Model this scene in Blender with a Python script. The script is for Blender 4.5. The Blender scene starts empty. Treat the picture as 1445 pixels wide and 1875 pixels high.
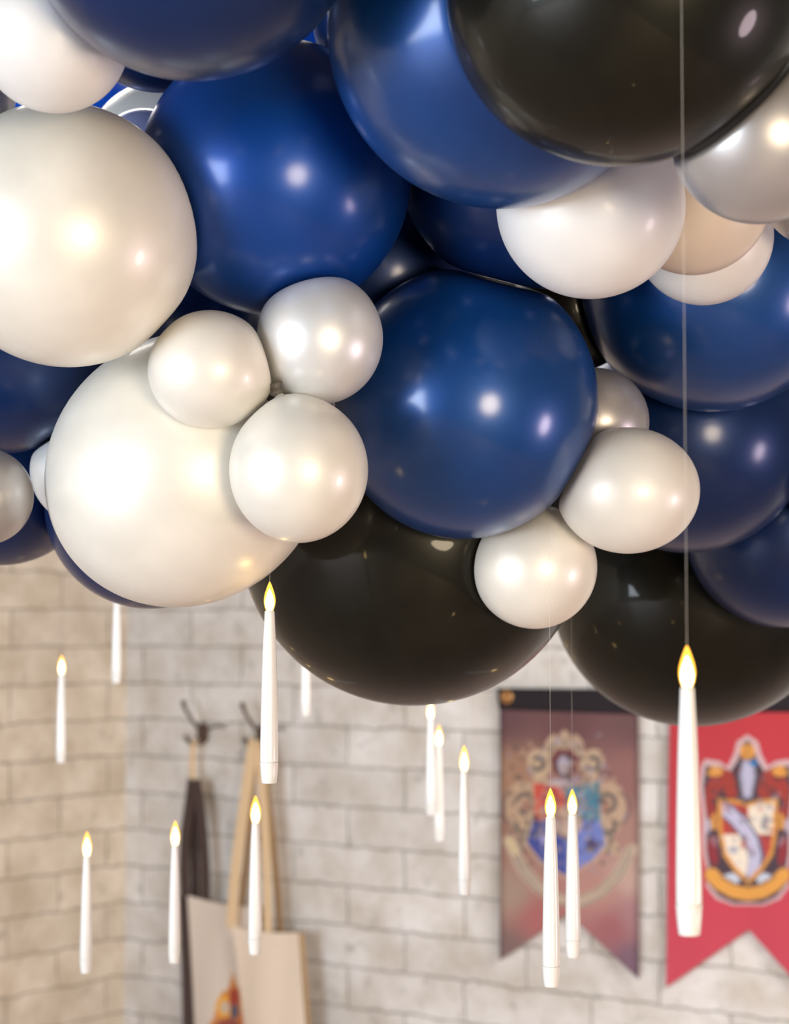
import bpy, bmesh, math, random
import numpy as np
from mathutils import Vector, Matrix

S = bpy.context.scene
COL = S.collection
random.seed(4)
# ------------------------------------------------------------------ camera, world, lights, exposure
CAM = Vector((0, 0, 1.6)); F = 3700.0; CX, CY = 722.5, 937.5
PITCH = math.atan(217.0 / F)
cd = bpy.data.cameras.new('camera'); cam = bpy.data.objects.new('camera', cd); COL.objects.link(cam)
cam.location = CAM; cam.rotation_euler = (math.pi / 2 + PITCH, 0, 0)
cd.sensor_fit = 'HORIZONTAL'; cd.sensor_width = 24.0; cd.lens = F / 1445 * 24.0
cd.clip_start = 0.05; cd.clip_end = 100
cd.dof.use_dof = True; cd.dof.focus_distance = 2.0; cd.dof.aperture_fstop = 5.6; cd.dof.aperture_blades = 0
S.camera = cam
S.view_settings.view_transform = 'Standard'; S.view_settings.look = 'None'
S.view_settings.gamma = 1.0; S.view_settings.use_curve_mapping = False
S.view_settings.exposure = 0.08
S.cycles.use_denoising = True
S.cycles.sample_clamp_indirect = 6.0
S.cycles.max_bounces = 8

w = bpy.data.worlds.new('world'); S.world = w; w.use_nodes = True
w.node_tree.nodes['Background'].inputs[0].default_value = (1.0, 0.97, 0.93, 1)
w.node_tree.nodes['Background'].inputs[1].default_value = 0.14

def area(name, loc, target, sx, sy, power, color):
    l = bpy.data.lights.new(name, 'AREA'); l.shape = 'RECTANGLE' if sx > 1.2 else 'ELLIPSE'; l.size = sx; l.size_y = sy
    l.energy = power; l.color = color
    o = bpy.data.objects.new(name, l); COL.objects.link(o); o.location = loc
    o.rotation_euler = (Vector(target) - Vector(loc)).to_track_quat('-Z', 'Y').to_euler()
    return o
area('window_daylight', (-5.2, -2.2, 1.45), (0, 2.1, 1.8), 3.4, 2.0, 420, (0.80, 0.90, 1.0))
area('warm_lamp', (1.45, -1.9, 1.3), (0, 2.1, 1.85), 1.15, 1.15, 105, (1.0, 0.80, 0.56))
area('pink_lamp', (2.75, 1.3, 1.0), (0.2, 2.1, 1.9), 0.5, 0.62, 20, (1.0, 0.78, 0.86))
area('ceiling_lamp', (-0.3, 3.45, 2.93), (-0.25, 3.0, 1.5), 1.3, 0.8, 26, (1.0, 0.95, 0.88))
wash = area('added_wall_fill', (2.2, 3.2, 2.93), (0.4, 6.6, 0.9), 1.6, 1.6, 90, (1.0, 0.97, 0.95))  # added fill to brighten the walls, no fixture there
wash.data.spread = math.radians(110)

# ------------------------------------------------------------------ helpers
def srgb(r, g, b):
    f = lambda c: (c / 255 / 12.92) if c / 255 <= 0.04045 else ((c / 255 + 0.055) / 1.055) ** 2.4
    return (f(r), f(g), f(b), 1.0)

def ray(px, py):
    a = (px - CX) / F; b = (CY - py) / F
    c, s = math.cos(PITCH), math.sin(PITCH)
    return Vector((a, c - b * s, s + b * c))

def at(px, py, d):                       # point on the pixel's ray at distance d
    return CAM + ray(px, py).normalized() * d

def tag(o, label=None, cat=None, group=None, kind=None):
    if label: o['label'] = label
    if cat: o['category'] = cat
    if group: o['group'] = group
    if kind: o['kind'] = kind
    return o

def empty(name, loc, rz=0):
    o = bpy.data.objects.new(name, None); COL.objects.link(o)
    o.location = loc; o.rotation_euler = (0, 0, rz); o.empty_display_size = 0.05
    return o

def obj(name, verts, faces, mat, parent=None, loc=(0, 0, 0), smooth=True):
    m = bpy.data.meshes.new(name); m.from_pydata([tuple(v) for v in verts], [], faces); m.update()
    bm = bmesh.new(); bm.from_mesh(m); bmesh.ops.recalc_face_normals(bm, faces=bm.faces); bm.to_mesh(m); bm.free()
    if smooth: m.polygons.foreach_set('use_smooth', [True] * len(m.polygons))
    m.materials.append(mat)
    o = bpy.data.objects.new(name, m); COL.objects.link(o); o.location = loc
    if parent: o.parent = parent
    return o

def lathe(profile, n=40):                # profile of (r, z), closed at the axis
    V, Fc = [], []
    for r, z in profile:
        if r < 1e-7: V.append((0, 0, z)); continue
        for k in range(n):
            a = 2 * math.pi * k / n; V.append((r * math.cos(a), r * math.sin(a), z))
    idx, rings = 0, []
    for r, z in profile:
        if r < 1e-7: rings.append([idx]); idx += 1
        else: rings.append(list(range(idx, idx + n))); idx += n
    for A, B in zip(rings, rings[1:]):
        for k in range(n):
            k2 = (k + 1) % n
            if len(A) == 1 and len(B) > 1: Fc.append((A[0], B[k], B[k2]))
            elif len(B) == 1 and len(A) > 1: Fc.append((A[k], A[k2], B[0]))
            elif len(A) > 1: Fc.append((A[k], A[k2], B[k2], B[k]))
    return V, Fc

def tube(path, radii, n=12):
    path = [Vector(p) for p in path]
    V, Fc = [], []
    up = Vector((0.13, 0.9, 0.2)).normalized()
    for i, p in enumerate(path):
        t = (path[min(i + 1, len(path) - 1)] - path[max(i - 1, 0)]).normalized()
        a = t.cross(up)
        if a.length < 1e-3: a = t.cross(Vector((1, 0, 0)))
        a.normalize(); b = t.cross(a)
        r = radii[i] if isinstance(radii, (list, tuple)) else radii
        for k in range(n):
            g = 2 * math.pi * k / n; V.append(p + (a * math.cos(g) + b * math.sin(g)) * r)
    for i in range(len(path) - 1):
        for k in range(n):
            k2 = (k + 1) % n; Fc.append((i * n + k, i * n + k2, (i + 1) * n + k2, (i + 1) * n + k))
    Fc.append(tuple(range(n))); Fc.append(tuple(range((len(path) - 1) * n, len(path) * n)))
    return V, Fc

def spline(pts, n=8):                     # Catmull-Rom through points
    P = [Vector(p) for p in pts]; P = [2 * P[0] - P[1]] + P + [2 * P[-1] - P[-2]]
    out = []
    for i in range(1, len(P) - 2):
        for k in range(n):
            t = k / n
            out.append(0.5 * ((2 * P[i]) + (-P[i - 1] + P[i + 1]) * t + (2 * P[i - 1] - 5 * P[i] + 4 * P[i + 1] - P[i + 2]) * t * t
                              + (-P[i - 1] + 3 * P[i] - 3 * P[i + 1] + P[i + 2]) * t ** 3))
    out.append(P[-2]); return out

# ------------------------------------------------------------------ materials
def new_mat(name):
    m = bpy.data.materials.new(name); m.use_nodes = True
    return m, m.node_tree, m.node_tree.nodes['Principled BSDF']

def plain(name, col, rough=0.5, metal=0.0, coat=0.0, noise=0.0, scale=30, bump=0.0, sheen=0.0):
    m, nt, p = new_mat(name)
    p.inputs['Base Color'].default_value = col; p.inputs['Roughness'].default_value = rough
    p.inputs['Metallic'].default_value = metal; p.inputs['Coat Weight'].default_value = coat
    p.inputs['Coat Roughness'].default_value = 0.12; p.inputs['Sheen Weight'].default_value = sheen
    if noise or bump:
        tc = nt.nodes.new('ShaderNodeTexCoord'); nz = nt.nodes.new('ShaderNodeTexNoise'); nz.inputs['Scale'].default_value = scale
        nz.inputs['Detail'].default_value = 6
        nt.links.new(tc.outputs['Object'], nz.inputs['Vector'])
        if noise:
            r = nt.nodes.new('ShaderNodeValToRGB')
            r.color_ramp.elements[0].position = 0.3; r.color_ramp.elements[1].position = 0.7
            r.color_ramp.elements[0].color = tuple(c * (1 - noise) for c in col[:3]) + (1,)
            r.color_ramp.elements[1].color = tuple(min(1, c * (1 + noise)) for c in col[:3]) + (1,)
            nt.links.new(nz.outputs['Fac'], r.inputs['Fac']); nt.links.new(r.outputs['Color'], p.inputs['Base Color'])
        if bump:
            b = nt.nodes.new('ShaderNodeBump'); b.inputs['Strength'].default_value = bump; b.inputs['Distance'].default_value = 0.002
            nt.links.new(nz.outputs['Fac'], b.inputs['Height']); nt.links.new(b.outputs['Normal'], p.inputs['Normal'])
    return m

def latex(name, col, metal, rough, coat, trans=0.0, tcol=None, mottled=0.06, coat_rough=0.06, spec=0.5):
    """pearlised or matt latex, faintly mottled, letting a little light through"""
    m, nt, p = new_mat(name)
    p.inputs['Metallic'].default_value = metal
    p.inputs['Coat Weight'].default_value = coat; p.inputs['Coat Roughness'].default_value = coat_rough
    p.inputs['Specular IOR Level'].default_value = spec
    tc = nt.nodes.new('ShaderNodeTexCoord'); nz = nt.nodes.new('ShaderNodeTexNoise')
    nz.inputs['Scale'].default_value = 14; nz.inputs['Detail'].default_value = 3
    nt.links.new(tc.outputs['Object'], nz.inputs['Vector'])
    r = nt.nodes.new('ShaderNodeValToRGB')
    r.color_ramp.elements[0].position = 0.3; r.color_ramp.elements[1].position = 0.7
    r.color_ramp.elements[0].color = tuple(c * (1 - mottled) for c in col[:3]) + (1,)
    r.color_ramp.elements[1].color = tuple(min(1, c * (1 + mottled)) for c in col[:3]) + (1,)
    nt.links.new(nz.outputs['Fac'], r.inputs['Fac']); nt.links.new(r.outputs['Color'], p.inputs['Base Color'])
    mr = nt.nodes.new('ShaderNodeMapRange'); mr.inputs['To Min'].default_value = rough - 0.03; mr.inputs['To Max'].default_value = rough + 0.05
    nt.links.new(nz.outputs['Fac'], mr.inputs['Value']); nt.links.new(mr.outputs['Result'], p.inputs['Roughness'])
    if trans:
        t = nt.nodes.new('ShaderNodeBsdfTranslucent'); t.inputs['Color'].default_value = tcol or col
        mx = nt.nodes.new('ShaderNodeMixShader'); mx.inputs['Fac'].default_value = trans
        out = nt.nodes['Material Output']
        nt.links.new(p.outputs[0], mx.inputs[1]); nt.links.new(t.outputs[0], mx.inputs[2]); nt.links.new(mx.outputs[0], out.inputs['Surface'])
    return m

M = {}
M['pearl'] = latex('pearl_ivory_latex', (0.90, 0.87, 0.79, 1), 0.20, 0.40, 0.22, 0.12)
M['silver'] = latex('silver_pearl_latex', (0.78, 0.79, 0.79, 1), 0.42, 0.38, 0.18, 0.06)
M['white'] = latex('white_latex', (0.90, 0.89, 0.88, 1), 0.06, 0.42, 0.15, 0.22)
M['cream'] = latex('cream_latex', (0.90, 0.87, 0.80, 1), 0.14, 0.40, 0.18, 0.18)
M['peach'] = latex('peach_white_latex', (0.88, 0.78, 0.68, 1), 0.05, 0.40, 0.15, 0.30)
M['greypearl'] = latex('grey_and_shaded_pearl_latex', (0.52, 0.50, 0.50, 1), 0.60, 0.36, 0.15, 0.08)  # grey also stands for shade on pearl balloons at the left edge
M['blue'] = latex('deep_blue_latex', (0.002, 0.052, 0.29, 1), 0.40, 0.42, 0.55, 0.02, (0.0, 0.08, 0.5, 1), 0.10, coat_rough=0.20, spec=0.25)
M['steelblue'] = latex('steel_blue_latex', (0.003, 0.054, 0.235, 1), 0.45, 0.42, 0.75, 0.02, (0.0, 0.08, 0.5, 1), 0.10, coat_rough=0.19, spec=0.3)
M['navy'] = latex('navy_latex', (0.003, 0.023, 0.11, 1), 0.45, 0.42, 0.5, 0, None, 0.12, coat_rough=0.2, spec=0.3)
M['backlit'] = latex('backlit_blue_latex', (0.02, 0.12, 0.5, 1), 0.1, 0.35, 0.2, 0.55, (0.0, 0.34, 0.95, 1))  # light coming through from behind is put into the brighter blue
M['lavender'] = latex('lavender_latex', (0.42, 0.48, 0.80, 1), 0.4, 0.25, 0.3, 0.25)
M['black'] = latex('black_latex', (0.009, 0.0085, 0.005, 1), 0.3, 0.38, 0.25, 0, None, 0.35, coat_rough=0.06, spec=0.2)
M['tie'] = plain('knot_latex', srgb(92, 88, 80), 0.45)
M['candle'] = plain('white_candle_plastic', (0.83, 0.82, 0.79, 1), 0.25, 0, 0.4)
M['string'] = plain('nylon_string', (0.85, 0.82, 0.76, 1), 0.3)
M['string'].node_tree.nodes['Principled BSDF'].inputs['Alpha'].default_value = 0.38
M['iron'] = plain('rusty_iron', srgb(88, 68, 56), 0.65, 0.3, noise=0.5, scale=60, bump=0.4)
M['canvas'] = plain('natural_canvas', srgb(226, 208, 188), 0.9, noise=0.04, scale=220, bump=0.3)
M['strap'] = plain('tan_webbing', srgb(222, 192, 152), 0.9, noise=0.06, scale=200, bump=0.3)
M['strapback'] = plain('shaded_tan_webbing', srgb(170, 140, 104), 0.9, noise=0.06, scale=200, bump=0.3)  # tan webbing darkened for shade on rear straps, gusset and back panel
M['dark'] = plain('dark_brown_webbing', srgb(70, 54, 50), 0.9, noise=0.15, scale=200, bump=0.3)
M['header'] = plain('black_banner_sleeve', srgb(24, 14, 22), 0.8, noise=0.1, scale=60)
M['brass'] = plain('brass_grommet', srgb(190, 140, 88), 0.35, 0.8)
M['floor'] = plain('wood_floor', srgb(196, 172, 160), 0.5, noise=0.15, scale=4)
M['ceiling'] = plain('darkened_ceiling', srgb(66, 64, 68), 0.9, noise=0.05, scale=4)  # unseen ceiling coloured dark to keep its reflection off the balloon tops

def emit_shell(name, col, strength, clear):
    m = bpy.data.materials.new(name); m.use_nodes = True; nt = m.node_tree; nt.nodes.clear()
    e = nt.nodes.new('ShaderNodeEmission'); e.inputs[0].default_value = col; e.inputs[1].default_value = strength
    o = nt.nodes.new('ShaderNodeOutputMaterial')
    if clear:
        t = nt.nodes.new('ShaderNodeBsdfTransparent'); mx = nt.nodes.new('ShaderNodeMixShader'); mx.inputs[0].default_value = 1 - clear
        nt.links.new(t.outputs[0], mx.inputs[1]); nt.links.new(e.outputs[0], mx.inputs[2]); nt.links.new(mx.outputs[0], o.inputs[0])
    else: nt.links.new(e.outputs[0], o.inputs[0])
    return m
M['flame'] = emit_shell('amber_flame_shell', (1.0, 0.46, 0.05, 1), 3.2, 0.35)
M['core'] = emit_shell('led_glow', (1.0, 0.74, 0.34, 1), 32.0, 0)

def wall_mat(name, shift, tint, mort):
    m, nt, p = new_mat(name); N = nt.nodes; L = nt.links
    tc = N.new('ShaderNodeTexCoord'); sep = N.new('ShaderNodeSeparateXYZ'); L.new(tc.outputs['Object'], sep.inputs[0])
    add = N.new('ShaderNodeMath'); add.operation = 'ADD'; add.inputs[1].default_value = shift; L.new(sep.outputs['X'], add.inputs[0])
    comb = N.new('ShaderNodeCombineXYZ'); L.new(add.outputs[0], comb.inputs['X']); L.new(sep.outputs['Z'], comb.inputs['Y'])
    # wobble of the joints
    n1 = N.new('ShaderNodeTexNoise'); n1.inputs['Scale'].default_value = 9; n1.inputs['Detail'].default_value = 8; n1.inputs['Roughness'].default_value = 0.68; L.new(comb.outputs[0], n1.inputs['Vector'])
    v1 = N.new('ShaderNodeVectorMath'); v1.operation = 'SUBTRACT'; v1.inputs[1].default_value = (0.5, 0.5, 0.5); L.new(n1.outputs['Color'], v1.inputs[0])
    v2 = N.new('ShaderNodeVectorMath'); v2.operation = 'SCALE'; v2.inputs['Scale'].default_value = 0.045; L.new(v1.outputs[0], v2.inputs[0])
    v3 = N.new('ShaderNodeVectorMath'); v3.operation = 'ADD'; L.new(comb.outputs[0], v3.inputs[0]); L.new(v2.outputs[0], v3.inputs[1])
    b = N.new('ShaderNodeTexBrick'); b.offset = 0.5; b.squash = 1.0
    b.inputs['Scale'].default_value = 1.0; b.inputs['Mortar Size'].default_value = 0.0065; b.inputs['Mortar Smooth'].default_value = 0.9
    b.inputs['Bias'].default_value = 0; b.inputs['Brick Width'].default_value = 0.5; b.inputs['Row Height'].default_value = 0.14
    b.inputs['Color1'].default_value = srgb(*[c * 0.975 for c in tint]); b.inputs['Color2'].default_value = srgb(*[min(255, c * 1.03) for c in tint])
    b.inputs['Mortar'].default_value = srgb(*mort); L.new(v3.outputs[0], b.inputs['Vector'])
    # large pale / ochre blotches
    n2 = N.new('ShaderNodeTexNoise'); n2.inputs['Scale'].default_value = 5.5; n2.inputs['Detail'].default_value = 7; n2.inputs['Roughness'].default_value = 0.62
    L.new(comb.outputs[0], n2.inputs['Vector'])
    r2 = N.new('ShaderNodeValToRGB'); r2.color_ramp.elements[0].position = 0.33; r2.color_ramp.elements[1].position = 0.68
    r2.color_ramp.elements[0].color = (0.72, 0.66, 0.58, 1); r2.color_ramp.elements[1].color = (1.06, 1.06, 1.06, 1)
    L.new(n2.outputs['Fac'], r2.inputs['Fac'])
    mu = N.new('ShaderNodeMix'); mu.data_type = 'RGBA'; mu.blend_type = 'MULTIPLY'; mu.inputs['Factor'].default_value = 0.9
    L.new(b.outputs['Color'], mu.inputs['A']); L.new(r2.outputs['Color'], mu.inputs['B'])
    # pits and stains
    n3 = N.new('ShaderNodeTexNoise'); n3.inputs['Scale'].default_value = 13; n3.inputs['Detail'].default_value = 3; n3.inputs['Distortion'].default_value = 0.6
    L.new(comb.outputs[0], n3.inputs['Vector'])
    r3 = N.new('ShaderNodeValToRGB'); r3.color_ramp.elements[0].position = 0.61; r3.color_ramp.elements[1].position = 0.72
    r3.color_ramp.elements[0].color = (0, 0, 0, 1); r3.color_ramp.elements[1].color = (0.55, 0.55, 0.55, 1); L.new(n3.outputs['Fac'], r3.inputs['Fac'])
    m2 = N.new('ShaderNodeMix'); m2.data_type = 'RGBA'; L.new(r3.outputs['Color'], m2.inputs['Factor'])
    L.new(mu.outputs['Result'], m2.inputs['A']); m2.inputs['B'].default_value = srgb(*mort)
    L.new(m2.outputs['Result'], p.inputs['Base Color'])
    p.inputs['Roughness'].default_value = 0.75
    bp = N.new('ShaderNodeBump'); bp.inputs['Strength'].default_value = 0.25; bp.inputs['Distance'].default_value = 0.004; bp.invert = True
    L.new(b.outputs['Fac'], bp.inputs['Height']); L.new(bp.outputs['Normal'], p.inputs['Normal'])
    return m
M['wall_back'] = wall_mat('pale_block_wall', 0.16, (222, 219, 216), (158, 155, 150))
M['wall_left'] = wall_mat('beige_block_wall', -0.1, (226, 214, 197), (164, 153, 138))

# ------------------------------------------------------------------ room shell
CORNER = Vector((-1.038, 7.85, 0)); UB = Vector((0.801, -0.5987, 0)); NB = Vector((0.5987, 0.801, 0))  # along / into the back wall
RZ = math.atan2(UB.y, UB.x)
def slab(name, x0, x1, y0, y1, z0, z1, mat, loc, rz):
    V = [(x, y, z) for z in (z0, z1) for y in (y0, y1) for x in (x0, x1)]
    Fc = [(0, 2, 3, 1), (4, 5, 7, 6), (0, 1, 5, 4), (2, 6, 7, 3), (0, 4, 6, 2), (1, 3, 7, 5)]
    o = obj(name, V, Fc, mat, None, loc, False); o.rotation_euler = (0, 0, rz); o['kind'] = 'structure'; return o
slab('wall_back', 0, 6.5, 0, 0.12, 0, 3.0, M['wall_back'], CORNER, RZ)
# left wall: local x runs from the corner towards the camera side
slab('wall_left', 0, 10.5, -0.12, 0, 0, 3.0, M['wall_left'], CORNER, math.atan2(-NB.y, -NB.x))
slab('floor', 0, 6.5, -10.5, 0, -0.1, 0, M['floor'], CORNER, RZ)
slab('ceiling', 0, 6.5, -10.5, 0, 3.0, 3.1, M['ceiling'], CORNER, RZ)

def wp(px, py, off=0.0):                  # wall-local (u, z) of a point seen at px,py, off metres in front of the back wall
    d = ray(px, py); o = CORNER - NB * off
    t = (o - CAM).dot(NB) / d.dot(NB); p = CAM + d * t
    return ((p - CORNER).dot(UB), p.z)

# ------------------------------------------------------------------ balloons
# key: (image x, image y, radius a, radius b, angle of a, distance, material, neck direction in (right, down, away) or None, label, size word)
BL = [
 ('A', 1152, -30, 328, 312, 143, 1.67, 'black', None, 'large black balloon cut off by the top of the frame, out of focus', 'L'),
 ('E', 350, -168, 296, 296, 0, 1.72, 'navy', None, 'dark blue balloon at the top edge overlapping the white balloon of the top corner', 'L'),
 ('G', 96, 66, 136, 132, -141, 1.805, 'white', None, 'white balloon in the upper left corner of the cloud', 'M'),
 ('O', 1390, 247, 157, 157, 0, 1.70, 'greypearl', None, 'greyish white balloon tucked under the big black balloon by the right edge', 'M'),
 ('B', 918, 52, 318, 310, -94, 1.85, 'steelblue', None, 'medium blue balloon with soft sheen just beside the top black balloon', 'L'),
 ('N', 1082, 377, 170, 167, 0, 1.945, 'white', None, 'bright white balloon hanging directly below the big black balloon at the top', 'M'),
 ('P', 1270, 362, 138, 138, 0, 2.05, 'peach', None, 'peach tinted white balloon wedged between three other white balloons', 'M'),
 ('Q', 1289, 433, 124, 123, 0, 2.175, 'white', None, 'small white balloon lowest of the upper right white bunch, in front of blue', 'M'),
 ('H', 118, 431, 240, 234, -150, 1.96, 'pearl', None, 'large ivory pearl balloon by the left edge below the white corner balloon', 'L'),
 ('C', 966, 300, 231, 228, 0, 2.125, 'navy', None, 'slate navy balloon peeking out beneath the medium blue balloon', 'L'),
 ('L', 547, 860, 127, 134, 0, 1.94, 'pearl', (-0.28, -0.95, 0.1), 'pearl white balloon lowest of the three tied together', 'S'),
 ('J', 385, 677, 113, 108, 0, 1.96, 'cream', (0.95, 0.31, 0.1), 'cream white balloon of the tied trio, beside the big ivory one', 'S'),
 ('K', 585, 620, 116, 120, 0, 1.98, 'silver', (-0.62, 0.77, 0.15), 'silvery pearl balloon topmost of the three tied together', 'S'),
 ('R', 1500, 345, 103, 103, 0, 2.10, 'greypearl', None, 'sliver of a grey white balloon at the right edge under the greyish one', 'S'),
 ('S', 1305, 506, 243, 243, 0, 2.37, 'steelblue', None, 'blue balloon behind the lowest balloon of the upper right white bunch', 'L'),
 ('M', 852, 738, 249, 242, -75, 2.135, 'steelblue', None, 'large shiny blue balloon in the middle with two bright reflections', 'L'),
 ('D', 503, 325, 248, 246, -79, 2.05, 'blue', None, 'deep blue balloon with one pale highlight, above the silvery small balloon', 'L'),
 ('I', 341, 860, 262, 243, 141, 2.10, 'pearl', (0.5, -0.6, 0.6), 'largest pearl white balloon, egg shaped, behind the tied trio', 'L'),
 ('U', 1150, 898, 130, 115, 0, 2.145, 'cream', (-0.8, 0.1, 0.6), 'off-white oval balloon touching the right flank of the large shiny blue one', 'S'),
 ('V', 979, 1038, 114, 113, 0, 2.20, 'pearl', (0.3, -0.8, 0.5), 'small pearl balloon hanging below the large shiny blue one, strings before it', 'S'),
 ('F2', 290, -10, 170, 170, 0, 2.20, 'navy', None, 'very dark navy balloon showing under the dark blue one near the top edge', 'M'),
 ('DD', -28, 909, 87, 87, 0, 2.10, 'greypearl', None, 'shaded pearl balloon cut by the left edge', 'S'),
 ('CC', 156, 861, 99, 99, 0, 2.245, 'silver', None, 'small lilac white balloon peeking out from behind the egg shaped pearl one', 'S'),
 ('BB', 20, 625, 200, 200, 0, 2.26, 'navy', None, 'navy balloon at the left edge below the large ivory pearl balloon', 'L'),
 ('T', 1090, 772, 98, 98, 0, 2.245, 'greypearl', None, 'half hidden grey pearl balloon above the off-white oval one', 'S'),
 ('W', 1260, 790, 220, 220, 0, 2.555, 'navy', None, 'navy balloon with a small warm reflection, behind the off-white oval one', 'L'),
 ('MM', 745, -70, 74, 74, 0, 1.975, 'white', None, 'white balloon barely dipping into the top edge of the photo', 'S'),
 ('X', 1545, 850, 115, 115, 0, 2.60, 'black', None, 'black balloon sliver at the right edge beside the navy one', 'S'),
 ('AA', 757, 975, 318, 316, 0, 2.375, 'black', None, 'big glossy black balloon at the bottom of the cloud with orange sparks', 'L'),
 ('Y', 1434, 972, 174, 174, 0, 2.745, 'navy', None, 'blue balloon lowest at the right edge, in front of the black one', 'M'),
 ('FF', 275, 925, 190, 188, 0, 2.385, 'navy', None, 'navy balloon showing as a rim under the egg shaped pearl one', 'M'),
 ('EE', 3, 860, 172, 172, 0, 2.49, 'navy', None, 'navy balloon behind the shaded pearl one at the left edge', 'M'),
 ('Z', 1275, 1067, 266, 257, 153, 3.01, 'black', None, 'big black balloon low on the right, just above the banners', 'L'),
 ('LL', 694, 40, 118, 118, 0, 2.13, 'navy', None, 'navy balloon in the dark gap between deep blue and medium blue ones', 'S'),
 ('NN', 700, 500, 190, 190, 0, 2.30, 'navy', None, 'added navy balloon filling the shaded gap behind the deep blue and middle ones', 'M'),  # filler added where the gap is only shadow
 ('PP', 300, 600, 190, 190, 0, 2.435, 'navy', None, 'dark navy balloon in the gap behind the cream balloon of the tied trio', 'M'),
 ('OO', 1135, 655, 168, 168, 0, 2.76, 'black', None, 'added black balloon filling the shade deep in the gap above the half hidden grey pearl one', 'M'),  # filler added to keep this deep gap as dark as shade
 ('QQ', 1050, 560, 120, 120, 0, 2.42, 'black', None, 'added black balloon filling shade under the bright white one, right of the middle blue one', 'M'),  # added dark filler so the wall does not show through the shade
 ('GG', -68, 172, 92, 92, 0, 2.10, 'greypearl', None, 'shade-grey pearl balloon sliver at the left edge under the white corner balloon', 'S'),  # pearl balloon, its shade put into the grey colour
 ('KK', 548, 30, 125, 125, 0, 2.45, 'backlit', None, 'bright royal blue balloon seen through a small triangular gap at the top', 'M'),
 ('HH', 130, 333, 214, 214, 0, 2.85, 'backlit', None, 'bright light blue balloon glimpsed in the gap between white corner balloon and ivory pearl one', 'M'),
 ('II', 296, 290, 136, 136, 0, 2.56, 'silver', None, 'grey silver balloon glimpsed in the gap, between bright light blue and lavender ones', 'M'),
 ('JJ', 265, 290, 88, 88, 0, 2.36, 'lavender', None, 'pale lavender balloon lowest in the gap left of the deep blue one', 'S'),
]
GROUP = {'steelblue': 'blue balloons of the cloud', 'black': 'black balloons of the cloud', 'blue': 'blue balloons of the cloud', 'navy': 'blue balloons of the cloud',
         'backlit': 'blue balloons of the cloud'}
def frame(px, py):
    wv = ray(px, py).normalized(); e1 = wv.cross(Vector((0, 0, 1))).normalized(); e2 = wv.cross(e1).normalized()
    return e1, e2, wv                       # right, down, away
INFO = {}
for b in BL:
    r = 0.5 * (b[3] + b[4]) / F * b[6]
    INFO[b[0]] = (np.array(at(b[1], b[2], b[6])), r)

def balloon(b):
    key, px, py, ra, rb, ang, d, mat, neck, label, size = b
    e1, e2, wv = frame(px, py)
    c = INFO[key][0]
    R = np.array([e1, e2, wv])              # rows
    k = d / F
    a_ = math.radians(ang); ax1 = np.array([math.cos(a_), math.sin(a_), 0]); ax2 = np.array([-math.sin(a_), math.cos(a_), 0])
    nk = np.array(neck if neck else (0.15, -0.55, 0.8), float); nk /= np.linalg.norm(nk)
    t1 = np.cross(nk, [0.3, 0.2, 0.9]); t1 /= np.linalg.norm(t1); t2 = np.cross(nk, t1)
    n = 96
    prof = []
    for i in range(0, 61):                   # from the crown (far from the neck) to the neck
        th = math.pi * (1 - i / 60.0)
        th = max(th, 0.10)
        prof.append((math.sin(th), math.cos(th)))
        if th <= 0.10: break
    prof[0] = (0.0, -1.0)
    prof = [(r, z * (1 + 0.05 * max(0, z) ** 6)) for r, z in prof]
    prof += [(0.075, 1.075), (0.055, 1.10), (0.045, 1.12), (0.0, 1.12)]
    V, Fc = lathe(prof, n)
    V = np.array(V)
    P = V[:, :1] * t1 + V[:, 1:2] * t2 + V[:, 2:3] * nk
    # ellipsoid scale in the (right, down, away) frame
    P = (P @ ax1)[:, None] * ax1 * ra * k + (P @ ax2)[:, None] * ax2 * rb * k + (P[:, 2:3]) * np.array([0, 0, 1.0]) * (0.5 * (ra + rb) * k)
    W = P @ R
    # neighbours press each other flat where they touch
    r0 = INFO[key][1]
    for k2, (c2, r2) in INFO.items():
        if k2 == key: continue
        D = c2 - c; dist = np.linalg.norm(D)
        if dist >= (r0 + r2) * 1.02: continue
        nrm = D / dist; pl = (dist * dist + r0 * r0 - r2 * r2) / (2 * dist) - 0.0012
        s = W @ nrm - pl; kk = 0.0022
        new = np.where(s > -6 * kk, -kk * np.logaddexp(0, -s / kk), s)
        W = W + (new - s)[:, None] * nrm
    o = obj('balloon', W, Fc, M[mat], None, Vector(c))
    grp = GROUP.get(mat, 'white and pearl balloons of the cloud')
    tag(o, label, 'balloon', grp)
    if neck and key in 'LJK':
        wn = Vector(nk @ R)
        base = Vector((nk * np.array([ra, rb, 0.5 * (ra + rb)]) * k * 1.10) @ R)
        V, Fc = lathe([(0.0, -0.003), (0.004, -0.003), (0.0065, -0.001), (0.0068, 0.001), (0.0045, 0.003), (0.005, 0.006), (0.0075, 0.009), (0.006, 0.0095), (0, 0.008)], 20)
        q = wn.to_track_quat('Z', 'Y'); V = [base + q @ Vector(v) for v in V]
        kn = obj('knot', V, Fc, M['tie'], o); kn['label'] = 'dark grey tied knot'
    return o
for b in BL: balloon(b)

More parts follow.
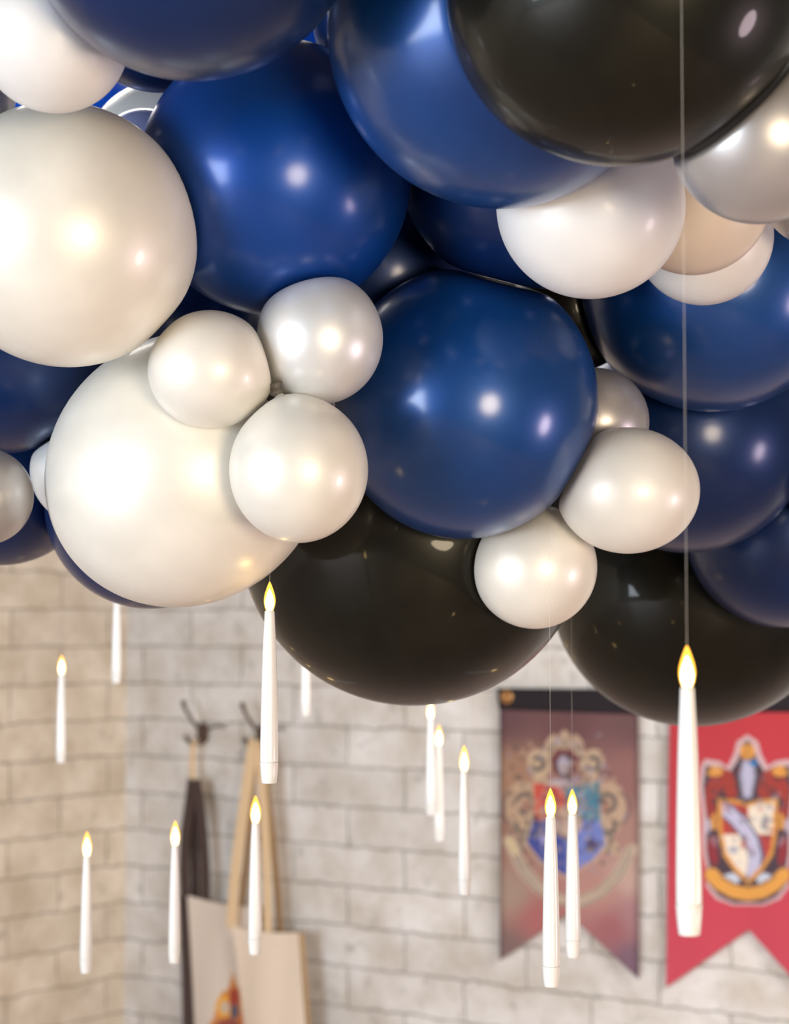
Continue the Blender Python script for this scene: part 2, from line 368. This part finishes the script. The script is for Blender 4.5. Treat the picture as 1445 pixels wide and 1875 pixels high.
# ------------------------------------------------------------------ floating candles
SC = 0.2 / 365.0
def flame_profile(r, h):
    pts = [(0.0, 0.0), (0.55, 0.0), (0.66, 0.03), (0.86, 0.14), (0.98, 0.27), (1.0, 0.36), (0.94, 0.48), (0.78, 0.62), (0.55, 0.76), (0.33, 0.88), (0.17, 0.955), (0.08, 0.99), (0, 1.0)]
    return [(a * r, b * h) for a, b in pts]
body_px = [(0, 37.2), (12.2, 37.2), (13.2, 38), (13.6, 40)]
cap_prof = [(0.0, 0.0), (0.0070, 0.0), (0.0075, 0.0006), (0.0081, 0.006), (0.0088, 0.0135), (0.0091, 0.0185), (0.0094, 0.0196), (0.0094, 0.0205), (0.0089, 0.0208), (0.0, 0.0208)]
body_prof = [(0.0, 0.0209), (0.0089, 0.0209), (0.00905, 0.0225), (0.0090, 0.04), (0.0087, 0.06), (0.0083, 0.08), (0.0077, 0.105), (0.0071, 0.125),
             (0.0063, 0.145), (0.0055, 0.160), (0.0051, 0.1690), (0.0049, 0.1718), (0.0040, 0.1722), (0.0, 0.1722)]
def mesh_of(name, prof, mat, n=40):
    V, Fc = lathe(prof, n); o = obj(name, V, Fc, mat); return o
def copy_tree(o, parent=None):
    c = o.copy(); COL.objects.link(c); c.parent = parent
    for ch in [x for x in bpy.data.objects if x.parent == o]: copy_tree(ch, c)
    return c
root = empty('floating_candle', (0, 0, 0))
cb = mesh_of('candle_body', body_prof, M['candle']); cb.parent = root
cc = mesh_of('base_cap', cap_prof, M['candle']); cc.parent = root
fl = mesh_of('flame', [(r, z + 0.1722) for r, z in flame_profile(0.0056, 0.0278)], M['flame']); fl.parent = root
fl['label'] = 'amber glowing flame tip'
co = mesh_of('glow_core', [(r, z + 0.1726) for r, z in flame_profile(0.0043, 0.0205)], M['core'], 24); co.parent = fl
# (tip px x, tip px y, bottom px y, lean, string length, label)
CND = [
 (1258, 1182, 1700, 0.75, 'big nearest candle before the red banner, thick blurred string above it'),
 (494, 1065, 1431, 0.07, 'sharp candle under the tied white trio with ribbed white body'),
 (1008, 1443, 1798, 0.27, 'lit candle before the brown banner, front one of a close pair'),
 (1048, 1445, 1746, 0.225, 'lit candle before the brown banner, rear shorter one of a close pair'),
 (850, 1365, 1634, 0.45, 'lit candle beside the brown banner, lowest of three near each other'),
 (804, 1328, 1538, 0.50, 'lit candle overlapping one whose flame is hidden by the black balloon'),
 (468, 1457, 1741, 0.55, 'lit candle in front of the beige tote bag'),
 (321, 1503, 1756, 0.60, 'lit candle in front of the dark strapped bag'),
 (159.5, 1523, 1773, 0.60, 'lit candle low before the beige left wall'),
 (113, 1200, 1393, 0.45, 'small distant lit candle high before the beige left wall'),
 (788.5, 1279, 1491, 0.45, 'candle with flame hidden behind the big glossy black balloon, beside a lit one'),
 (560, 1112, 1311, 0.35, 'candle end poking out below the black balloon left of centre, flame hidden'),
 (214.5, 1052, 1249, 0.35, 'candle end hanging below the navy rim and egg shaped pearl balloon'),
]
for i, (px, y0, y1, sl, lab) in enumerate(CND):
    o = root if i == 0 else copy_tree(root)
    fs = 1.28 if y1 - y0 < 290 else 1.05      # distant tips enlarged to carry their overexposed glow
    ln = 0.2 + 0.0278 * (fs - 1); d = ln * F / (y1 - y0)
    for ch in [x for x in bpy.data.objects if x.parent == o and x.name.startswith('flame')]:
        ch.scale = (min(fs, 1.2),) * 2 + (fs,); ch.location = (0, 0, 0.1722 * (1 - fs))
    tip = at(px, y0, d)
    o.location = (tip.x, tip.y, tip.z - ln)
    o.rotation_euler = (0, 0, random.uniform(0, 6))
    tag(o, lab, 'candle', 'floating candles on strings')
CROOTS = [x for x in bpy.data.objects if x.parent is None and x.name.startswith('floating_candle')]
for o, c in zip(sorted(CROOTS, key=lambda x: x.name), CND):
    V, Fc = tube([(0, 0, 0.1995), (0, 0, 0.2 + c[3] * 0.5), (0, 0, 0.2 + c[3])], 0.00019 if c[0] == 1258 else (0.00013 if c[2] - c[1] > 295 else 0.00006), 8)
    s = obj('string', V, Fc, M['string'], o)

# ------------------------------------------------------------------ printed cloth: colours held per vertex of a fine mesh
def print_mat(name, rough=0.85):
    m, nt, p = new_mat(name)
    a = nt.nodes.new('ShaderNodeVertexColor'); a.layer_name = 'print'
    tc = nt.nodes.new('ShaderNodeTexCoord'); wv = nt.nodes.new('ShaderNodeTexNoise'); wv.inputs['Scale'].default_value = 260
    nt.links.new(tc.outputs['Object'], wv.inputs['Vector'])
    b = nt.nodes.new('ShaderNodeBump'); b.inputs['Strength'].default_value = 0.25; b.inputs['Distance'].default_value = 0.001
    nt.links.new(wv.outputs['Fac'], b.inputs['Height']); nt.links.new(b.outputs['Normal'], p.inputs['Normal'])
    nt.links.new(a.outputs['Color'], p.inputs['Base Color']); p.inputs['Roughness'].default_value = rough
    p.inputs['Sheen Weight'].default_value = 0.1
    return m
M['print'] = print_mat('printed_cloth')

def inside(X, Y, poly):
    r = np.zeros(X.shape, bool); n = len(poly)
    for i in range(n):
        x1, y1 = poly[i]; x2, y2 = poly[(i + 1) % n]
        if y1 == y2: continue
        c = ((y1 > Y) != (y2 > Y)) & (X < (x2 - x1) * (Y - y1) / (y2 - y1) + x1)
        r ^= c
    return r
def near_line(X, Y, pts, wd):
    r = np.zeros(X.shape, bool)
    for (x1, y1), (x2, y2) in zip(pts, pts[1:]):
        dx, dy = x2 - x1, y2 - y1; L2 = dx * dx + dy * dy + 1e-9
        t = np.clip(((X - x1) * dx + (Y - y1) * dy) / L2, 0, 1)
        r |= np.hypot(X - x1 - t * dx, Y - y1 - t * dy) < wd
    return r
def oval(X, Y, cx, cy, a, b, ang=0):
    c, s = math.cos(math.radians(ang)), math.sin(math.radians(ang))
    U, Vv = (X - cx) * c + (Y - cy) * s, -(X - cx) * s + (Y - cy) * c
    return (U / a) ** 2 + (Vv / b) ** 2 < 1
def arc(cx, cy, r, a0, a1, n=10, k=1.0):
    return [(cx + r * math.cos(math.radians(a0 + (a1 - a0) * i / n)), cy + r * k * math.sin(math.radians(a0 + (a1 - a0) * i / n))) for i in range(n + 1)]

def paint_brown(X, Y):
    """X, Y are design coordinates. Aged cloth with a plain quartered shield, scrollwork and ribbon."""
    C = np.zeros(X.shape + (3,))
    # broad dye gradients of the printed parchment
    ctl = [((925, 1310), (98, 66, 70)), ((1040, 1320), (100, 66, 68)), ((1150, 1320), (104, 72, 74)), ((935, 1420), (158, 120, 96)), ((1150, 1420), (138, 96, 92)),
           ((930, 1520), (150, 112, 96)), ((1040, 1470), (150, 112, 100)), ((1155, 1530), (160, 122, 112)), ((940, 1640), (158, 134, 118)), ((1100, 1640), (176, 130, 120)),
           ((1150, 1610), (186, 156, 144)), ((985, 1680), (164, 96, 94)), ((930, 1740), (120, 96, 92)), ((1120, 1700), (156, 94, 98)), ((1155, 1760), (120, 92, 108)), ((1160, 1680), (160, 118, 122))]
    num = np.zeros_like(C); den = np.zeros(X.shape)
    for (cx, cy), col in ctl:
        w_ = 1 / (((X - cx) ** 2 + (Y - cy) ** 2) / 400 + 1) ** 1.6
        num += w_[..., None] * np.array(col); den += w_
    C[:] = num / den[..., None]
    e = np.minimum(np.abs(X - 914), np.abs(X - 1171)); C *= (0.72 + 0.28 * np.clip(e / 14, 0, 1))[..., None]
    def f(m, c, k=1.0): C[m] = C[m] * (1 - k) + np.array(c) * k
    cream, dk, mar = (190, 166, 136), (66, 62, 66), (104, 46, 50)
    # scrollwork at both sides
    for s in (-1, 1):
        cx = 1036 + s * 74
        f(oval(X, Y, cx, 1484, 35, 54, s * 10), cream, 0.7)
        f(near_line(X, Y, arc(cx, 1470, 16, -160, 120), 4), dk, 0.75)
        f(near_line(X, Y, arc(cx + s * 4, 1512, 12, -40, 200), 4), dk, 0.7)
        f(oval(X, Y, cx - s * 3, 1476, 9, 12), (150, 106, 92), 0.8)
        f(near_line(X, Y, arc(cx + s * 8, 1480, 34, 90 - s * 90 - 60, 90 - s * 90 + 60), 2.6), dk, 0.5)
        f(oval(X, Y, 1036 + s * 48, 1396, 21, 26, s * 30), cream, 0.85)
        f(near_line(X, Y, arc(1036 + s * 50, 1398, 11, -120, 150), 4), dk, 0.75)
        f(oval(X, Y, 1036 + s * 46, 1424, 16, 9, -s * 40), cream, 0.7)
        f(oval(X, Y, 1036 + s * 82, 1546, 11, 24, -s * 35), cream, 0.7)
        f(near_line(X, Y, [(1036 + s * 62, 1520), (1036 + s * 84, 1536), (1036 + s * 76, 1560)], 3.5), dk, 0.6)
    for dx, a in ((-24, 20), (0, 0), (24, -20)):
        f(oval(X, Y, 1034 + dx, 1358 + abs(dx) * 0.28, 11, 21, a), cream, 0.85)
        f(oval(X, Y, 1034 + dx, 1362 + abs(dx) * 0.28, 3, 11, a), dk, 0.55)
    # crest oval with dark red surround
    f(oval(X, Y, 1034, 1398, 24, 26), mar, 0.9); f(oval(X, Y, 1034, 1402, 16, 22), dk, 0.7); f(oval(X, Y, 1033, 1400, 11, 17), (176, 168, 184), 0.9)
    f(oval(X, Y, 1030, 1434, 24, 8), (176, 166, 178), 0.85)
    # plain quartered shield
    sh = [(978, 1432), (1036, 1444), (1098, 1430), (1098, 1490), (1108, 1548), (1082, 1576), (1036, 1604), (990, 1574), (966, 1542), (980, 1490)]
    f(inside(X, Y, [(1036 + (x - 1036) * 1.08, 1516 + (y - 1516) * 1.07) for x, y in sh]), cream, 0.6)
    S_ = inside(X, Y, sh)
    f(S_ & (X < 1036) & (Y < 1502), (190, 64, 54), 0.88); f(S_ & (X >= 1036) & (Y < 1502), (54, 120, 154), 0.85)
    f(S_ & (X < 1036) & (Y >= 1502), (60, 70, 142)); f(S_ & (X >= 1036) & (Y >= 1502), (110, 122, 186))
    f(S_ & oval(X, Y, 1036, 1506, 30, 28), (186, 158, 138), 0.9); f(S_ & oval(X, Y, 1064, 1478, 12, 12), (146, 150, 172), 0.7)
    f(S_ & oval(X, Y, 1006, 1482, 12, 9), (176, 146, 150), 0.7)
    f(S_ & oval(X, Y, 1082, 1548, 11, 13), (72, 62, 96), 0.9); f(S_ & oval(X, Y, 1000, 1536, 10, 10), (170, 160, 196), 0.8)
    rs = np.random.RandomState(3)
    for _ in range(300):
        qx, qy = 1036 + rs.normal(0, 52), 1480 + rs.normal(0, 62)
        if 932 < qx < 1145 and 1345 < qy < 1600: f(oval(X, Y, qx, qy, rs.uniform(2, 6), rs.uniform(3, 9), rs.uniform(0, 180)), [dk, cream, (120, 92, 84), (150, 140, 160)][rs.randint(4)], 0.45)
    # ribbon under it
    rb = [(934, 1540), (958, 1592), (985, 1622), (1020, 1646), (1060, 1652), (1100, 1634), (1132, 1602), (1156, 1556)]
    f(near_line(X, Y, rb, 14), (168, 96, 88), 0.25)
    f(near_line(X, Y, [(x, y) for x, y in rb], 12), (182, 166, 146), 0.85)
    f(near_line(X, Y, [(x * 1.0, y + 9) for x, y in rb], 1.4), dk, 0.5); f(near_line(X, Y, [(x, y - 9) for x, y in rb], 1.2), dk, 0.4)
    f(near_line(X, Y, [(934, 1540), (944, 1560)], 7), (206, 184, 142), 0.8)
    return C

def paint_red(X, Y):
    C = np.zeros(X.shape + (3,)); C[:] = (178, 50, 58)
    g = np.clip((Y - 1330) / 440, 0, 1)[..., None]; C[:] = C * (1 - g) + np.array((192, 66, 84)) * g
    def f(m, c, k=1.0): C[m] = C[m] * (1 - k) + np.array(c) * k
    A = 1369
    def sym(pts): return pts + [(2 * A - x, y) for x, y in reversed(pts)]
    pale, dk, rust, gold, lil = (196, 166, 168), (58, 44, 54), (150, 54, 46), (206, 142, 66), (176, 172, 196)
    out = sym([(A, 1345), (1350, 1358), (1344, 1382), (1332, 1404), (1318, 1394), (1292, 1390), (1284, 1402), (1280, 1440), (1286, 1500), (1286, 1560), (1296, 1600), (1292, 1622), (1310, 1646), (1340, 1658)])
    f(inside(X, Y, out), pale)
    inn = sym([(A, 1354), (1357, 1366), (1352, 1390), (1338, 1412), (1318, 1402), (1292, 1402), (1288, 1440), (1294, 1500), (1294, 1560), (1300, 1600), (1298, 1620), (1316, 1642), (1342, 1654)])
    I_ = inside(X, Y, inn); f(I_, dk, 0.92)
    for s in (-1, 1):
        f(I_ & oval(X, Y, A + s * 34, 1436, 13, 32, s * 14), rust); f(I_ & oval(X, Y, A + s * 62, 1442, 13, 24, -s * 20), rust)
        f(I_ & oval(X, Y, A + s * 70, 1480, 12, 20, s * 24), (140, 50, 48)); f(I_ & oval(X, Y, A + s * 60, 1412, 16, 10), gold)
        f(I_ & oval(X, Y, A + s * 74, 1408, 7, 7), dk, 0.6)
        f(I_ & oval(X, Y, A + s * 60, 1504, 9, 16, -s * 10), gold, 0.9); f(I_ & oval(X, Y, A + s * 76, 1512, 9, 14), lil, 0.85)
        f(I_ & oval(X, Y, A + s * 64, 1560, 9, 26, s * 10), (132, 44, 52)); f(I_ & oval(X, Y, A + s * 62, 1540, 5, 12, s * 30), (150, 110, 120), 0.8)
        f(I_ & oval(X, Y, A + s * 34, 1612, 20, 12, s * 20), (190, 196, 210))
    f(oval(X, Y, A, 1376, 14, 15), gold); f(near_line(X, Y, [(A, 1358), (A, 1392)], 1.2), dk, 0.5)
    f(inside(X, Y, [(1360, 1392), (1380, 1392), (1384, 1420), (1376, 1462), (1360, 1462), (1354, 1420)]), (150, 148, 166))
    f(inside(X, Y, [(1364, 1396), (1376, 1396), (1378, 1425), (1372, 1458), (1364, 1458), (1360, 1420)]), lil)
    f(oval(X, Y, 1380, 1397, 8, 6), (42, 110, 164))
    sh = sym([(A, 1470), (1350, 1464), (1313, 1460), (1314, 1520), (1322, 1566), (1342, 1596)]); sh.insert(len(sh) // 2, (A, 1622))
    S_ = inside(X, Y, sh); f(S_, gold); f(near_line(X, Y, sh + [sh[0]], 1.5), dk, 0.5)
    s2 = [(A + (x - A) * 0.84, 1530 + (y - 1530) * 0.87) for x, y in sh]
    T_ = inside(X, Y, s2)
    f(T_ & (X < A) & (Y < 1528), (172, 60, 50)); f(T_ & (X >= A) & (Y < 1528), (222, 208, 188))
    f(T_ & (X < A) & (Y >= 1528), (226, 212, 194)); f(T_ & (X >= A) & (Y >= 1528), (172, 62, 60))
    bend = [(1328, 1482), (1348, 1500), (1362, 1518), (1376, 1540), (1382, 1568), (1378, 1598)]
    f(T_ & near_line(X, Y, [(x + 3, y + 3) for x, y in bend], 15), (84, 82, 104)); f(T_ & near_line(X, Y, bend, 11), (184, 180, 204))
    f(T_ & oval(X, Y, 1400, 1506, 7, 16, 10), (120, 122, 134), 0.7); f(T_ & oval(X, Y, 1342, 1556, 9, 7), (160, 158, 174), 0.9)
    rs = np.random.RandomState(5)
    for _ in range(90):
        qx, qy = A + rs.normal(0, 46), 1490 + rs.normal(0, 55)
        f(I_ & oval(X, Y, qx, qy, rs.uniform(2, 5), rs.uniform(3, 9), rs.uniform(0, 180)), [dk, lil, rust, (90, 84, 100)][rs.randint(4)], 0.4)
    rb = [(1303, 1602), (1318, 1618), (1342, 1632), (A, 1637), (1396, 1632), (1420, 1618), (1435, 1602)]
    f(near_line(X, Y, rb, 14.5), (110, 74, 66)); f(near_line(X, Y, rb, 12.5), (212, 150, 70)); f(near_line(X, Y, [(x, y - 12) for x, y in rb[1:-1]], 1.2), dk, 0.5)
    return C

def wave(u, z, a=0.004, f=9.0, ph=0.0):
    return a * np.sin(u * f + ph + 1.3 * np.sin(z * 3)) + 0.3 * a * np.sin(u * 23 + z * 5)

def cloth(name, colL, colR, apex, top, nu, nz, painter, parent, off, ph, mat):
    """hanging swallow-tailed cloth. All edges are given in wall metres (u, z)."""
    (uL0, uL1, zL), (uR0, uR1, zR), (uA, zA), (zTL, zTR) = colL, colR, apex, top
    s = np.linspace(0, 1, nu); t = np.linspace(0, 1, nz)
    S_, T_ = np.meshgrid(s, t)
    sa = (uA - uL1) / (uR1 - uL1)
    zb = np.where(S_ < sa, zL + (zA - zL) * S_ / sa, zA + (zR - zA) * (S_ - sa) / (1 - sa))
    zt = zTL + (zTR - zTL) * S_
    U = (uL0 + (uL1 - uL0) * T_) * (1 - S_) + (uR0 + (uR1 - uR0) * T_) * S_
    Z = zt + (zb - zt) * T_
    Yl = -off + wave(U, Z, 0.004 * 1.0, 9, ph) * (0.3 + T_)
    return U, Z, Yl
def build_cloth(name, U, Z, Yl, colors, parent, org, thick=0.0015, mat=None):
    nz, nu = U.shape; n = nz * nu
    V = [(float(u - org[0]), float(y), float(z - org[1])) for u, y, z in zip(U.ravel(), Yl.ravel(), Z.ravel())]
    V += [(float(u - org[0]), float(y) + thick, float(z - org[1])) for u, y, z in zip(U.ravel(), Yl.ravel(), Z.ravel())]
    Fc = []
    for j in range(nz - 1):
        for i in range(nu - 1):
            a = j * nu + i; Fc.append((a, a + 1, a + nu + 1, a + nu)); Fc.append((n + a, n + a + nu, n + a + nu + 1, n + a + 1))
    rim = [j * nu for j in range(nz)] + [(nz - 1) * nu + i for i in range(1, nu)] + [j * nu + nu - 1 for j in range(nz - 2, -1, -1)] + [i for i in range(nu - 2, 0, -1)]
    for a, b in zip(rim, rim[1:] + rim[:1]): Fc.append((a, b, n + b, n + a))
    m = bpy.data.meshes.new(name); m.from_pydata(V, [], Fc); m.update()
    m.polygons.foreach_set('use_smooth', [True] * len(m.polygons))
    m.materials.append(mat or M['print'])
    if colors is not None:
        ca = m.color_attributes.new('print', 'FLOAT_COLOR', 'POINT')
        lin = colors / 255.0; lin = np.where(lin <= 0.04045, lin / 12.92, ((lin + 0.055) / 1.055) ** 2.4)
        flat = np.ones((2 * n, 4)); flat[:n, :3] = lin.reshape(-1, 3); flat[n:, :3] = lin.reshape(-1, 3)
        ca.data.foreach_set('color', flat.ravel())
    o = bpy.data.objects.new(name, m); COL.objects.link(o); o.parent = parent
    return o

def px_of(U, Z, off=0.03):                 # design coordinates used by the painters for a wall point
    P = np.array(CORNER)[None, None] + U[..., None] * np.array(UB) - off * np.array(NB) + Z[..., None] * np.array((0, 0, 1.0))
    Q = P - np.array(CAM); c, s = math.cos(PITCH), math.sin(PITCH)
    dep = Q[..., 1] * c + Q[..., 2] * s; up = -Q[..., 1] * s + Q[..., 2] * c
    return CX + F * Q[..., 0] / dep, CY - F * up / dep

def banner(name, label, tl, hb_l, bl, apex, br, tr, hb_r, painter, ph, grommets):
    OFF = 0.03
    W = lambda p: wp(p[0], p[1], OFF)
    uTL, zTL = W(tl); uTR, zTR = W(tr); uHL, zHL = W(hb_l); uHR, zHR = W(hb_r)
    uBL, zBL = W(bl); uBR, zBR = W(br); uA, zA = W(apex)
    org = ((uTL + uTR) / 2, (zTL + zTR) / 2)
    loc = CORNER + UB * org[0] + Vector((0, 0, org[1]))
    root = empty(name, loc, RZ); tag(root, label, 'banner', 'swallow-tailed wall banners')
    U, Z, Yl = cloth('cloth', (uHL, uBL, zBL), (uHR, uBR, zBR), (uA, zA), (zHL, zHR), 210, 330, painter, root, OFF, ph, None)
    X, Y = px_of(U, Z)
    build_cloth('cloth', U, Z, Yl, painter(X, Y), root, org)
    # sleeve along the top
    s = np.linspace(0, 1, 40); t = np.linspace(0, 1, 8); S_, T_ = np.meshgrid(s, t)
    U2 = (uTL + (uHL - uTL) * T_) * (1 - S_) + (uTR + (uHR - uTR) * T_) * S_
    Z2 = (zTL + (zHL - zTL - 0.004) * T_) * (1 - S_) + (zTR + (zHR - zTR - 0.004) * T_) * S_
    Y2 = -OFF - 0.003 + wave(U2, Z2, 0.0012, 9, ph) - 0.004 * np.sin(math.pi * T_)
    h = build_cloth('header_sleeve', U2, Z2, Y2, None, root, org, 0.006, M['header']); h['label'] = 'black sleeve along the top edge'
    for g in grommets:
        u, z = W(g)
        V, Fc = [], []
        n, m_ = 28, 10
        for i in range(n):
            a = 2 * math.pi * i / n
            for j in range(m_):
                b_ = 2 * math.pi * j / m_; R_ = 0.0175 + 0.0065 * math.cos(b_)
                V.append((u - org[0] + R_ * math.cos(a), -OFF - 0.009 + 0.003 * math.sin(b_), z - org[1] + R_ * math.sin(a)))
        for i in range(n):
            for j in range(m_):
                Fc.append((i * m_ + j, ((i + 1) % n) * m_ + j, ((i + 1) % n) * m_ + (j + 1) % m_, i * m_ + (j + 1) % m_))
        g1 = obj('grommet', V, Fc, M['brass'], root); g1['label'] = 'round brass grommet'
        V, Fc = lathe([(0, 0), (0.011, 0), (0.009, 0.004), (0, 0.006)], 20)
        V = [(u - org[0] + x, -OFF - 0.007 - zz, z - org[1] + y) for x, y, zz in V]
        obj('pin', V, Fc, M['brass'], g1)
    return root
banner('wall_banner', 'brown parchment coloured banner with quartered shield and scrollwork on the block wall',
       (911, 1260), (915, 1297), (917, 1758), (1037, 1673), (1171, 1794), (1164, 1262), (1168, 1306), paint_brown, 0.4, [(931, 1276)])
banner('wall_banner', 'red banner with gold edged shield and gold ribbon on the block wall',
       (1224, 1262), (1226, 1301), (1220, 1808), (1369, 1703), (1519, 1862), (1512, 1270), (1514, 1302), paint_red, 2.0, [(1243, 1282)])

# ------------------------------------------------------------------ hooks and bags on the back wall
def L(px, py, off, org):                   # wall-local point for a parent at org (u, z)
    u, z = wp(px, py, off); return Vector((u - org[0], -off, z - org[1]))
def hook(cx, cy, label, sc=1.0):
    org = wp(cx, cy, 0.0); loc = CORNER + UB * org[0] + Vector((0, 0, org[1]))
    r = empty('coat_hook', loc, RZ); tag(r, label, 'hook', 'iron coat hooks on the block wall')
    V, Fc = lathe([(0, 0.0), (0.020, 0.0), (0.022, 0.004), (0.019, 0.011), (0.012, 0.016), (0, 0.017)], 28)
    V = [(x * 1.2, -z * 1.3, y * 1.75) for x, y, z in V]; obj('base_plate', V, Fc, M['iron'], r)
    P = lambda dx, dy, off: L(cx + dx, cy + dy, off, org)
    up = spline([P(0, -4, 0.012), P(-8, -6, 0.04), P(-20, -20, 0.07), P(-30, -36, 0.09), P(-36, -48, 0.10), P(-38, -56, 0.10)], 7)
    V, Fc = tube(up, [0.0098 - 0.0036 * math.sin(math.pi * i / (len(up) - 1)) for i in range(len(up))]); obj('upper_prong', V, Fc, M['iron'], r)
    lo = spline([P(0, 6, 0.012), P(-4, 17, 0.035), P(-16, 20, 0.055), P(-28, 16, 0.065), P(-33, 8, 0.065)], 7)
    V, Fc = tube(lo, 0.008); obj('lower_prong', V, Fc, M['iron'], r)
    rt = spline([P(4, -6, 0.010), P(18, -12, 0.014), P(30, -12, 0.016), P(38, -9, 0.016)], 5)
    V, Fc = tube(rt, [0.004 - 0.0010 * i / 15 for i in range(16)]); obj('side_prong', V, Fc, M['iron'], r)
    for q, rr in ((up[-1], 0.010), (lo[-1], 0.0085)):
        V, Fc = lathe([(rr * math.sin(math.pi * k / 10), -rr * math.cos(math.pi * k / 10)) for k in range(11)], 16)
        obj('ball_tip', [Vector(v) + q for v in V], Fc, M['iron'], r)
    return r
hook(374, 1342, 'rusty iron coat hook on the block wall holding the dark strapped bag')
hook(482, 1346, 'rusty iron coat hook half hidden behind the sharp candle, holding the beige tote')

def ribbon(path_px, width_px, off, org, mat, parent, name, thick=0.003):
    """flat strap along image points, width in pixels at that depth"""
    wd = width_px * 0.00185
    P = spline([L(x, y, off, org) for x, y in path_px], 8)
    V, Fc = [], []
    for i, p in enumerate(P):
        t = (P[min(i + 1, len(P) - 1)] - P[max(i - 1, 0)]).normalized(); s = t.cross(Vector((0, 1, 0))).normalized()
        for a, b_ in ((-1, -1), (1, -1), (1, 1), (-1, 1)):
            V.append(p + s * a * wd / 2 + Vector((0, b_ * thick / 2, 0)))
    for i in range(len(P) - 1):
        for k in range(4): Fc.append((i * 4 + k, i * 4 + (k + 1) % 4, i * 4 + 4 + (k + 1) % 4, i * 4 + 4 + k))
    Fc += [(0, 1, 2, 3), tuple(range(len(V) - 4, len(V)))]
    return obj(name, V, Fc, mat, parent, smooth=False)

def bag_panel(name, tl, tr, br, bl, off, thick, org, parent, mat, colors=None, bulge=0.012):
    nu, nz = 110, 160
    c = [wp(p[0], p[1], off) for p in (tl, tr, br, bl)]
    s = np.linspace(0, 1, nu); t = np.linspace(0, 1, nz); S_, T_ = np.meshgrid(s, t)
    U = (c[0][0] * (1 - S_) + c[1][0] * S_) * (1 - T_) + (c[3][0] * (1 - S_) + c[2][0] * S_) * T_
    Z = (c[0][1] * (1 - S_) + c[1][1] * S_) * (1 - T_) + (c[3][1] * (1 - S_) + c[2][1] * S_) * T_
    sag = 0.008 * np.sin(math.pi * S_) * (1 - T_) ** 3
    Z = Z - sag
    Yl = -off - bulge * np.sin(math.pi * S_) * np.clip(T_ * 1.6, 0, 1) + 0.003 * np.sin(S_ * 9 + T_ * 4)
    cols = None
    if colors is not None:
        X, Y = px_of(U, Z, off); cols = colors(X, Y)
    return build_cloth(name, U, Z, Yl, cols, parent, org, thick, mat)

def paint_bag(X, Y):
    C = np.zeros(X.shape + (3,)); C[:] = (214, 200, 186)
    def f(m, c, k=1.0): C[m] = C[m] * (1 - k) + np.array(c) * k
    A = 428
    f(inside(X, Y, [(A, 1780), (420, 1810), (408, 1818), (400, 1840), (396, 1862), (384, 1880), (384, 2000), (476, 2000), (476, 1880), (456, 1850), (452, 1818), (436, 1806)]), (204, 126, 58), 0.9)
    f(oval(X, Y, 414, 1842, 15, 20), (226, 160, 44)); f(oval(X, Y, 415, 1844, 8, 12), (196, 176, 156)); f(oval(X, Y, 431, 1828, 9, 20), (164, 66, 48))
    f(oval(X, Y, 432, 1852, 8, 14), (96, 86, 100)); f(oval(X, Y, 448, 1866, 8, 12), (200, 110, 50)); f(oval(X, Y, 420, 1880, 22, 16), (130, 60, 54), 0.8)
    return C
# bag with dark straps (further left)
org = wp(372, 1368, 0.05); loc = CORNER + UB * org[0] + Vector((0, 0, org[1]))
b1 = empty('tote_bag', loc, RZ); tag(b1, 'grey beige tote bag with dark brown straps and orange print, left of the other tote', 'bag', 'tote bags on the wall hooks')
bag_panel('front_panel', (343, 1640), (470, 1662), (488, 2010), (362, 2000), 0.10, 0.004, org, b1, M['print'], paint_bag)
p = bag_panel('side_gusset', (327, 1640), (347, 1642), (366, 2002), (338, 1995), 0.092, 0.05, org, b1, M['dark'], None, 0.0); p['label'] = 'dark brown side of the bag'
p = ribbon([(341, 1660), (338, 1600), (340, 1530), (348, 1470), (353, 1428)], 27, 0.075, org, M['dark'], b1, 'strap'); p['label'] = 'dark brown strap'
p = ribbon([(376, 1660), (376, 1600), (372, 1530), (365, 1470), (358, 1428)], 25, 0.085, org, M['dark'], b1, 'strap'); p['label'] = 'dark brown strap'
p = ribbon([(358, 1660), (357, 1600), (356, 1520), (356, 1460), (356, 1430)], 22, 0.055, org, M['dark'], b1, 'strap'); p['label'] = 'dark brown strap'
p = ribbon([(355, 1440), (352, 1405), (353, 1375), (356, 1357)], 14, 0.064, org, M['strap'], b1, 'hanging_loop'); p['label'] = 'tan hanging loop'
# beige tote
org = wp(468, 1370, 0.05); loc = CORNER + UB * org[0] + Vector((0, 0, org[1]))
b2 = empty('tote_bag', loc, RZ); tag(b2, 'plain beige canvas tote bag with long tan straps behind a lit candle', 'bag', 'tote bags on the wall hooks')
bag_panel('front_panel', (424, 1696), (545, 1708), (571, 2020), (462, 2010), 0.14, 0.004, org, b2, M['canvas'], None)
p = bag_panel('side_gusset', (540, 1709), (549, 1709), (575, 2018), (566, 2018), 0.135, 0.025, org, b2, M['strapback'], None, 0.0)
p = bag_panel('back_panel', (424, 1690), (537, 1704), (566, 2018), (460, 2010), 0.05, 0.004, org, b2, M['strapback'], None, 0.0)
ribbon([(424, 1700), (429, 1620), (441, 1520), (455, 1420), (463, 1368), (468, 1358)], 25, 0.135, org, M['strap'], b2, 'strap')
ribbon([(491, 1706), (489, 1620), (485, 1520), (478, 1420), (471, 1368), (468, 1358)], 20, 0.130, org, M['strap'], b2, 'strap')
p = ribbon([(437, 1700), (447, 1620), (457, 1520), (464, 1420), (468, 1368)], 15, 0.055, org, M['strapback'], b2, 'strap'); p['label'] = 'rear strap with shade in its brown'
p = ribbon([(513, 1706), (507, 1620), (498, 1520), (486, 1420), (475, 1368)], 17, 0.055, org, M['strapback'], b2, 'strap'); p['label'] = 'rear strap with shade in its brown'
